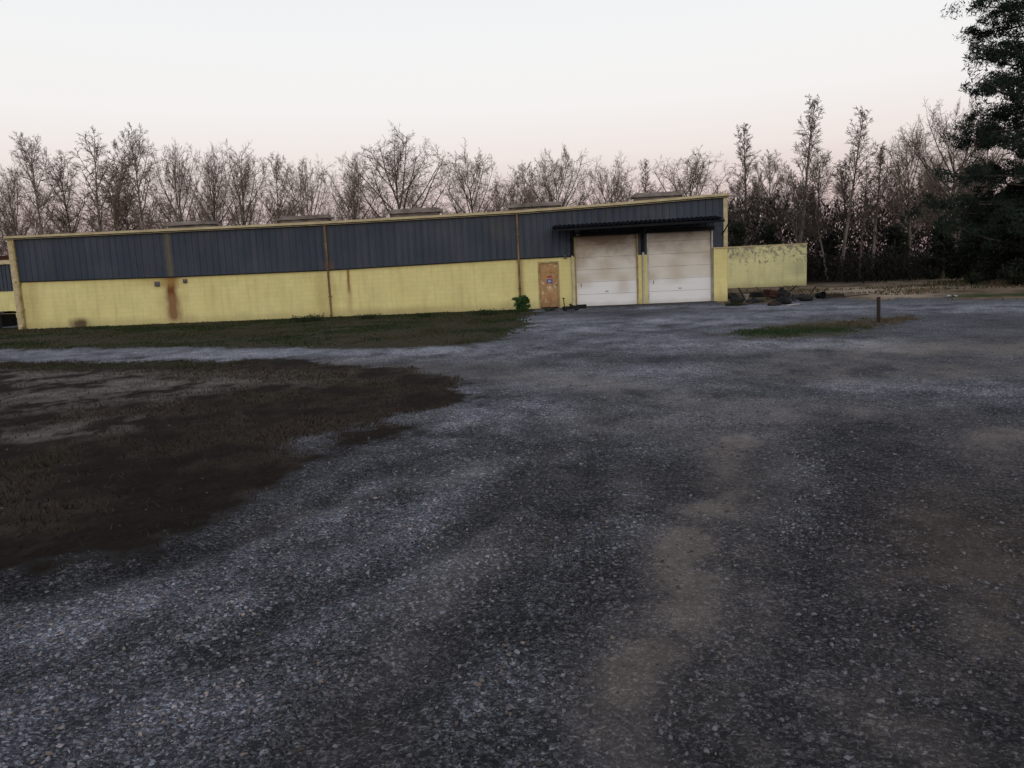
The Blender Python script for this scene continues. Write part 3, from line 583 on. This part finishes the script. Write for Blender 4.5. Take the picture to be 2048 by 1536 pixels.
front=[(15,300,110,68,'broad','bare tree at the far left edge behind the building corner'),(55,258,110,64,'mid','tall thin bare tree rising above the left corner of the roof'),
(120,298,100,68,'mid','shorter bare tree between the left corner tree and the tall pointed one'),(185,240,140,66,'multi','tall pointed many-stemmed bare tree left of the first roof vent'),
(268,250,115,64,'mid','bare tree with spiky top just left of the first roof vent'),(350,275,110,66,'broad','bare tree directly above the first roof vent'),
(405,280,105,69,'broad','leaning bare tree just right of the first roof vent'),(470,274,125,65,'broad','rounded bare tree between the first and second roof vents'),
(548,303,80,70,'mid','thin pale bare tree left above the second roof vent'),(612,306,105,67,'broad','low bare tree directly above the second roof vent'),
(690,300,105,66,'broad','bare tree left of the broadest crown, beside the third roof vent'),(790,250,185,64,'broad','broadest bare tree, tall fan-shaped crown above the third roof vent'),
(945,270,145,65,'broad','neat round-crowned bare tree left of the fourth roof vent'),
(1040,322,80,69,'mid','smaller bare tree left of the fourth roof vent top'),(1100,283,140,66,'broad','wide bare tree with pointed top right of the fourth roof vent'),
(1215,303,105,68,'broad','small round bare tree left of the fifth roof vent'),(1290,318,60,72,'slim','thin bare tree above the fifth roof vent'),
(1375,295,150,66,'broad','dense wide bare tree behind the right end of the roof'),
(1495,248,95,62,'slim','tall bare tree above the left part of the peeling wall'),(1545,300,90,64,'mid','bare tree above the middle of the peeling wall'),
(1596,186,110,58,'slim','tallest slender pale bare tree above the right end of the peeling wall'),(1640,300,90,66,'mid','shorter bare tree between the two tallest slender ones'),
(1686,214,95,60,'slim','second tallest slender bare tree, right of the peeling wall'),(1750,276,90,60,'slim','thin bare tree right of the two tallest slender ones'),
(1828,224,140,57,'broad','wide bare tree halfway between the peeling wall and the pine'),(1880,300,90,62,'mid','lower bare tree beside the wide one near the pine'),
(1925,184,170,58,'broad','big bare tree whose crown touches the left side of the pine'),(2000,225,110,60,'mid','bare tree standing directly behind the pine')]
for i,(x,y,wp,Y,st,lab) in enumerate(front): tree(x,y,wp,Y,st,i,lab)
rs=random.Random(5)
for i in range(30):
    x=-60+i*51+rs.uniform(-20,20); tree(x,rs.uniform(360,410)-(x-700)*.02,rs.uniform(70,120),rs.uniform(76,98),rs.choice(['mid','mid','broad','broad','multi']),i,'bare tree in the back ranks of the woods behind the long building','bare trees in the back ranks behind the building')
for i in range(32):
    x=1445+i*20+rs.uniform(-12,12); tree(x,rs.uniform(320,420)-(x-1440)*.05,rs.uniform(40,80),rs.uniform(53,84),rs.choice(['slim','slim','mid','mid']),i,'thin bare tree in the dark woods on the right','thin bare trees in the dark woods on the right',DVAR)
def leaves(centers,rads,n,size,flat=.8,slim=.5):
    cs=np.array(centers); rs_=np.array(rads); k=RNG.integers(0,len(cs),n); p=RNG.normal(0,1,(n,3)); p/=np.linalg.norm(p,axis=1)[:,None]; p*=RNG.random((n,1))**.45
    p*=rs_[k][:,None]*np.array([1,1,flat]); c=cs[k]+p; a=RNG.normal(0,1,(n,3)); a/=np.linalg.norm(a,axis=1)[:,None]; b=RNG.normal(0,1,(n,3)); b/=np.linalg.norm(b,axis=1)[:,None]
    s_=size*RNG.uniform(.5,1.4,(n,1)); v=np.stack([c-a*s_*slim,c+a*s_*slim,c+b*s_],1).reshape(-1,3); return v,np.arange(3*n).reshape(n,3)
def pine(base,H,rad,name,label,nb=100,t0=.06):
    o=thing(name,label,'tree',base); r_=random.Random(3); mb=MB(); mb.tube([(0,0,-.2),(.05,0,H*.3),(-.05,.05,H*.65),(0,0,H)],[H*.018,H*.014,H*.009,.03],8,False)
    cs=[];rd=[]; bm=MB()
    for i in range(nb):
        t=t0+(1-t0)*(i+r_.random()*.7)/nb; z=H*t; a=i*2.4+r_.uniform(-.5,.5); l=rad*(1.1-.50*max(0,(t-.2)/.8))*r_.uniform(.5,1.0); up=r_.uniform(.0,.38)
        dx,dy=math.cos(a),math.sin(a); pts=[(0,0,z),(dx*l*.5,dy*l*.5,z+l*up*.35),(dx*l,dy*l,z+l*up)]; bm.tube(pts,[.05,.035,.012],5,False)
        for q in range(int(4+l*2.8)):
            f=r_.uniform(.25,1.05); cs.append((dx*l*f+r_.gauss(0,.34),dy*l*f+r_.gauss(0,.34),z+l*up*f+r_.gauss(.06,.22))); rd.append(r_.uniform(.22,.6))
    mb.build('trunk',M['bark'],o); bm.build('limbs',M['bark'],o)
    v,f=leaves(cs,rd,int(len(cs)*120),.19,.7,.14); npmesh('crown',v,f,M['needle'],None,o)
p=at(2112,-190,36); pine((p.x-.1,p.y,0),p.z,4.3,'pine_tree','tall dark pine tree cut off by the right edge of the photo')
def evergreen(x,ytop,wpx,Y,label,group=None,mat='evergreen',name='evergreen_tree',n=5200):
    p=at(x,ytop,Y); w_=wpx/F_PX*Y/2; H=p.z; o=thing(name,label,'tree' if H>2.5 else 'bush',(p.x,p.y,0),0,group); r_=random.Random(int(x)); mb=MB(); mb.tube([(0,0,-.1),(0,0,H*.8)],[.1,.03],6,False); mb.build('trunk',M['bark'],o)
    cs=[];rd=[]
    for i in range(50):
        t=r_.random(); a=r_.uniform(0,6.28); q=w_*(1.0-t*.75)*r_.uniform(.2,1.1); cs.append((math.cos(a)*q,math.sin(a)*q,.25+H*t*.9)); rd.append(w_*r_.uniform(.13,.32))
    v,f=leaves(cs,rd,n,.17,.7,.3); npmesh('crown',v,f,M[mat],None,o)
for x,y,wp,Y,lab in [(1475,440,70,56,'dark evergreen behind the left end of the peeling wall'),(1540,448,70,58,'dark evergreen behind the middle of the peeling wall'),
   (1660,462,60,60,'dark evergreen right of the peeling wall'),(1790,452,90,56,'dark evergreen under the wide bare tree'),(1890,440,80,50,'tall dark evergreen just left of the pine'),(1965,390,95,44,'large dark evergreen against the left side of the pine'),
   (2045,360,160,38,'dark evergreen in front of the pine trunk at the right edge'),(1965,480,120,42,'low dark evergreen at the foot of the pine'),(2035,470,160,36,'low spreading evergreen in front of the pine at the right edge')]:
    evergreen(x,y,wp,Y,lab,n=14000 if Y<52 else 5000)
def mass(n,x0,x1,y0,y1,h,size,hp=1.6):
    x=RNG.uniform(x0,x1,n); y=RNG.uniform(y0,y1,n); hh=h*(.55+.7*fbm(x*.22,y*.2,33,3)); z=hh*RNG.random(n)**hp; c=np.stack([x,y,z],1)
    a=RNG.normal(0,1,(n,3)); a/=np.linalg.norm(a,axis=1)[:,None]; u=np.stack([RNG.normal(0,.6,n),RNG.normal(0,.6,n),np.ones(n)],1); s_=size*RNG.uniform(.4,1.5,(n,1))
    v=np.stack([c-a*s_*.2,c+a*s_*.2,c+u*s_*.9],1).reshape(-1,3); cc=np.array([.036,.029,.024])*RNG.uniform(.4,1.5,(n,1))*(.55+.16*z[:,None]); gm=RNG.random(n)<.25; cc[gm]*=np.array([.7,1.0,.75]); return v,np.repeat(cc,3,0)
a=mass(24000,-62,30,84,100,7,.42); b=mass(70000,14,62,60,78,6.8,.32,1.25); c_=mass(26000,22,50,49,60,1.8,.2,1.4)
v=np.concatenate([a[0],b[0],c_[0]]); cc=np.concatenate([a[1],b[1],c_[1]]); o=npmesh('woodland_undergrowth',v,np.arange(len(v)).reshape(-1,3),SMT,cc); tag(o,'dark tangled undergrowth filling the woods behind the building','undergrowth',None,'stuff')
# ---------------------------------------------------------------- small plants
def plant(x,y,wpx,hpx,label,mat,n=1400,size=.07,name='weed_clump',group=None):
    p=G(x,y); s_=p.length/F_PX; o=thing(name,label,'plant',(p.x,p.y,0),0,group); w_=wpx*s_/2; h=hpx*s_; mb=MB(); r_=random.Random(x); cs=[];rd=[]
    for i in range(14):
        a=r_.uniform(0,6.28); q=w_*r_.uniform(.2,1); t=(q*math.cos(a),q*math.sin(a)*.6,h*r_.uniform(.3,.9)); mb.tube([(0,0,-.02),(t[0]*.4,t[1]*.4,t[2]*.7),t],[.012,.008,.004],4,False)
        cs.append(t); rd.append(w_*.26); cs.append((t[0]*.6,t[1]*.6,t[2]*.6)); rd.append(w_*.3)
    mb.build('stems',M['wood'],o); v,f=leaves(cs,rd,n,size,.7,.3); npmesh('foliage',v,f,M[mat],None,o)
plant(1042,624,40,32,'green leafy shrub at the wall beside the plywood door','leaf',1500,.11,'shrub')
plant(618,643,70,11,'low dark weed clump left of the middle downpipe','weed',1300,.07)
plant(735,638,50,8,'low weed clump right of the middle downpipe','weed',800,.06)
plant(975,630,70,8,'low weed clump near the green shrub','weed',900,.06)
plant(850,634,36,7,'small weed clump between the middle and right downpipes','weed',500,.06)
plant(1098,622,30,5,'tiny weeds below the plywood door','weed',400,.04)
plant(1462,612,50,7,'brown-green weeds in front of the right yellow pier','weed',900,.05)
p=G(1757,645); ps=thing('short_post','short dark wooden post standing alone in the gravel','post',(p.x,p.y,0)); h=48/F_PX*p.y*1.02
mb=MB(); mb.tube([(0,0,-.1),(-.004,0,h*.5),(-.012,0,h)],[.046,.044,.042],10); mb.build('shaft',M['wood'],ps)
mb=MB(); mb.tube([(-.012,0,h),(-.013,0,h+.02)],[.048,.040],10); mb.build('cap',M['darksteel'],ps)
# ---------------------------------------------------------------- junk pile
def tyre(x,y,label,tilt=0,R_=.33):
    p=G(x,y); o=thing('tyre',label,'tyre',(p.x,p.y,0),random.uniform(0,3)); mb=MB(); prof=[]
    for i in range(13):
        a=i/12*2*math.pi; prof.append((R_-.085+.085*math.cos(a),.11+.10*math.sin(a)))
    mb.lathe(prof,22); mb.build('tread',M['rubber'],o,True)
    mb=MB(); mb.lathe([(R_-.16,.05),(R_-.18,.11),(R_-.16,.17)],22); mb.build('bead',M['rust'],o,True)
    if tilt: o.rotation_euler=(tilt,0,random.uniform(-.4,.4)); o.location.z=.33*abs(math.sin(tilt))-.05
def crate(x,y,label,sx,sy,sz,mat,rz=0,tx=0):
    p=G(x,y); o=thing('crate',label,'crate',(p.x,p.y,0),rz); mb=MB()
    mb.box(-sx,sx,-sy,sy,0,.02)
    for (a,b_,c_,d_) in ((-sx,sx,-sy,-sy+.02),(-sx,sx,sy-.02,sy),(-sx,-sx+.02,-sy+.021,sy-.021),(sx-.02,sx,-sy+.021,sy-.021)):
        mb.box(a,b_,c_,d_,.021,sz*.45); mb.box(a,b_,c_,d_,sz*.52,sz)
    mb.build('slats',mat,o,bevel=.004)
    for i in (-1,1):
        for j in (-1,1): mb=MB(); mb.box(i*(sx+.004)-.02,i*(sx+.004)+.02,j*(sy+.004)-.02,j*(sy+.004)+.02,.0,sz+.01); mb.build('corner_post',M['wood'],o)
    if tx: o.rotation_euler.y=tx; o.location.z=abs(math.sin(tx))*sx
def bucket(x,y,label,r,h,mat,rx=0):
    p=G(x,y); o=thing('bucket',label,'bucket',(p.x,p.y,.0 if not rx else r),random.uniform(0,1)); o.rotation_euler.x=rx
    mb=MB(); mb.lathe([(0,0),(r*.8,0),(r,h),(r*1.06,h),(r*1.06,h-.03),(r*.97,h-.03)],18); mb.lathe([(r*.94,h),(r*.76,.02),(0,.02)],18); mb.build('body',mat,o,True)
    mb=MB(); mb.tube([(r*1.05*math.cos(a),.02,h-.05+r*.7*math.sin(a)) for a in np.linspace(0,math.pi,9)],.006,5); mb.build('handle',M['darksteel'],o)
def bag(x,y,label,w_,h,mat):
    p=G(x,y); mb=MB(); prof=[(0,0),(.8,0),(1,.2),(.95,.5),(.6,.8),(.2,.92),(.12,1.0),(.22,1.08),(0,1.05)]; mb.lathe(prof,20)
    r_=random.Random(x); ph=[r_.uniform(0,6) for _ in range(4)]; vv=[]
    for (a,b_,c_) in mb.v:
        an_=math.atan2(b_,a); k=1+.14*math.sin(3*an_+ph[0]+c_*4)+.09*math.sin(7*an_+ph[1]-c_*6); vv.append((a*k*w_,b_*k*w_*.8,c_*h*(1+.12*math.sin(2*an_+ph[2]))))
    mb.v=vv; o=mb.build('garbage_bag',mat,None,False); o.location=(p.x,p.y,0); tag(o,label,'bag')
tyre(1474,606,'black tyre lying flat at the left end of the junk',0,.28); tyre(1464,600,'black tyre lying beside the right yellow pier',0.35,.28)
bucket(1492,601,'white bucket in the junk pile',.11,.26,M['white'])
crate(1542,597,'rusty brown crate in the middle of the junk',.24,.22,.30,M['rust'],.3,.2); crate(1518,594,'dark crate behind the rusty brown one',.34,.25,.22,M['darksteel'],-.2)
tyre(1612,602,'black tyre lying right of the grey bucket',0,.28)
bag(1567,608,'black garbage bag bulging at the front of the junk',.28,.32,M['black']); bag(1548,611,'smaller brown sack beside the black garbage bag',.24,.16,M['wood']); bag(1563,596,'dark sack at the back behind the black garbage bag',.36,.38,M['black']); bag(1508,605,'low dark sack between the white bucket and the rusty crate',.34,.16,M['rubber'])
bucket(1588,603,'grey bucket standing right of the black garbage bag',.09,.30,M['grey']); bucket(1634,598,'black tub lying on its side right of the grey bucket',.14,.36,M['black'],1.5)
crate(1660,595,'low dark crate at the right end of the junk',.42,.3,.14,M['wood'],.15); bag(1604,598,'flat dark sack behind the grey bucket and black tub',.42,.18,M['rubber'])
def board(x,y,label,l,rz,mat,z=.02,tilt=.06,wd=.07):
    p=G(x,y); mb=MB(); mb.box(-l,l,-wd,wd,0,.03); o=mb.build('scrap_board',mat,None,bevel=.004); o.location=(p.x,p.y,z+l*abs(math.sin(tilt))*.9); o.rotation_euler=(0,-tilt,rz); tag(o,label,'board')
board(1500,610,'dark board in front of the white bucket',.7,.2,M['wood'],.0); board(1690,596,'long dark board at the far right of the junk',.9,-.15,M['wood'],.0); board(1585,611,'pale scrap board in front of the black garbage bag',.30,.5,M['white'],.01,.02,.04)
board(1575,600,'dark board leaning up out of the middle of the junk',.5,.3,M['wood'],.0,.6,.04); board(1525,600,'dark board sticking up beside the rusty brown crate',.4,-.5,M['wood'],.0,-.8,.03); board(1622,600,'thin dark board poking up near the black tub',.35,.2,M['wood'],.0,.9,.03); board(1484,602,'thin dark board poking up left of the white bucket',.35,.4,M['wood'],.0,-1.0,.03)
def litter(x,y,label,s_,mat):
    p=G(x,y); mb=MB(); r_=random.Random(x); g_=[[(i*s_*.5,j*s_*.35,r_.uniform(.0,.5)*s_) for j in range(-2,3)] for i in range(-2,3)]
    for i in range(4):
        for j in range(4): mb.poly([g_[i][j],g_[i+1][j],g_[i+1][j+1],g_[i][j+1]])
    o=mb.build('litter',mat); o.location=(p.x,p.y,.01); tag(o,label,'litter')
litter(1904,594,'white crumpled litter in the grass near the woods',.16,M['white']); litter(1603,609,'white crumpled paper at the front of the junk',.08,M['white']); litter(1301,606,'white scrap at the pier between the garage doors',.06,M['white'])
p=G(1141,621); j=thing('floor_jack','black floor jack with upright handle left of the garage doors','jack',(p.x,p.y,0),.15)
mb=MB(); mb.box(-.3,.3,-.13,-.087,.05,.17); mb.box(-.3,.3,.087,.13,.05,.17); mb.box(-.28,.28,-.09,.09,.06,.12); mb.build('chassis',M['black'],j)
mb=MB(); mb.tube([(.25,0,.12),(.02,0,.2),(.0,0,.26)],[.05,.04,.06],8); mb.build('lift_arm',M['darksteel'],j)
mb=MB(); mb.tube([(-.24,0,.12),(-.27,0,.50)],.02,8); mb.tube([(-.27,-.12,.50),(-.27,.12,.50)],.022,8); mb.build('handle',M['black'],j)
for x_ in (-.22,.24):
    for y_ in (-.15,.15): mb=MB(); mb.tube([(x_,y_-.02,.06),(x_,y_+.02,.06)],.06,12); mb.build('wheel',M['rubber'],j)
crate(1163,617,'small black crate right of the floor jack',.16,.12,.16,M['black'],.2)
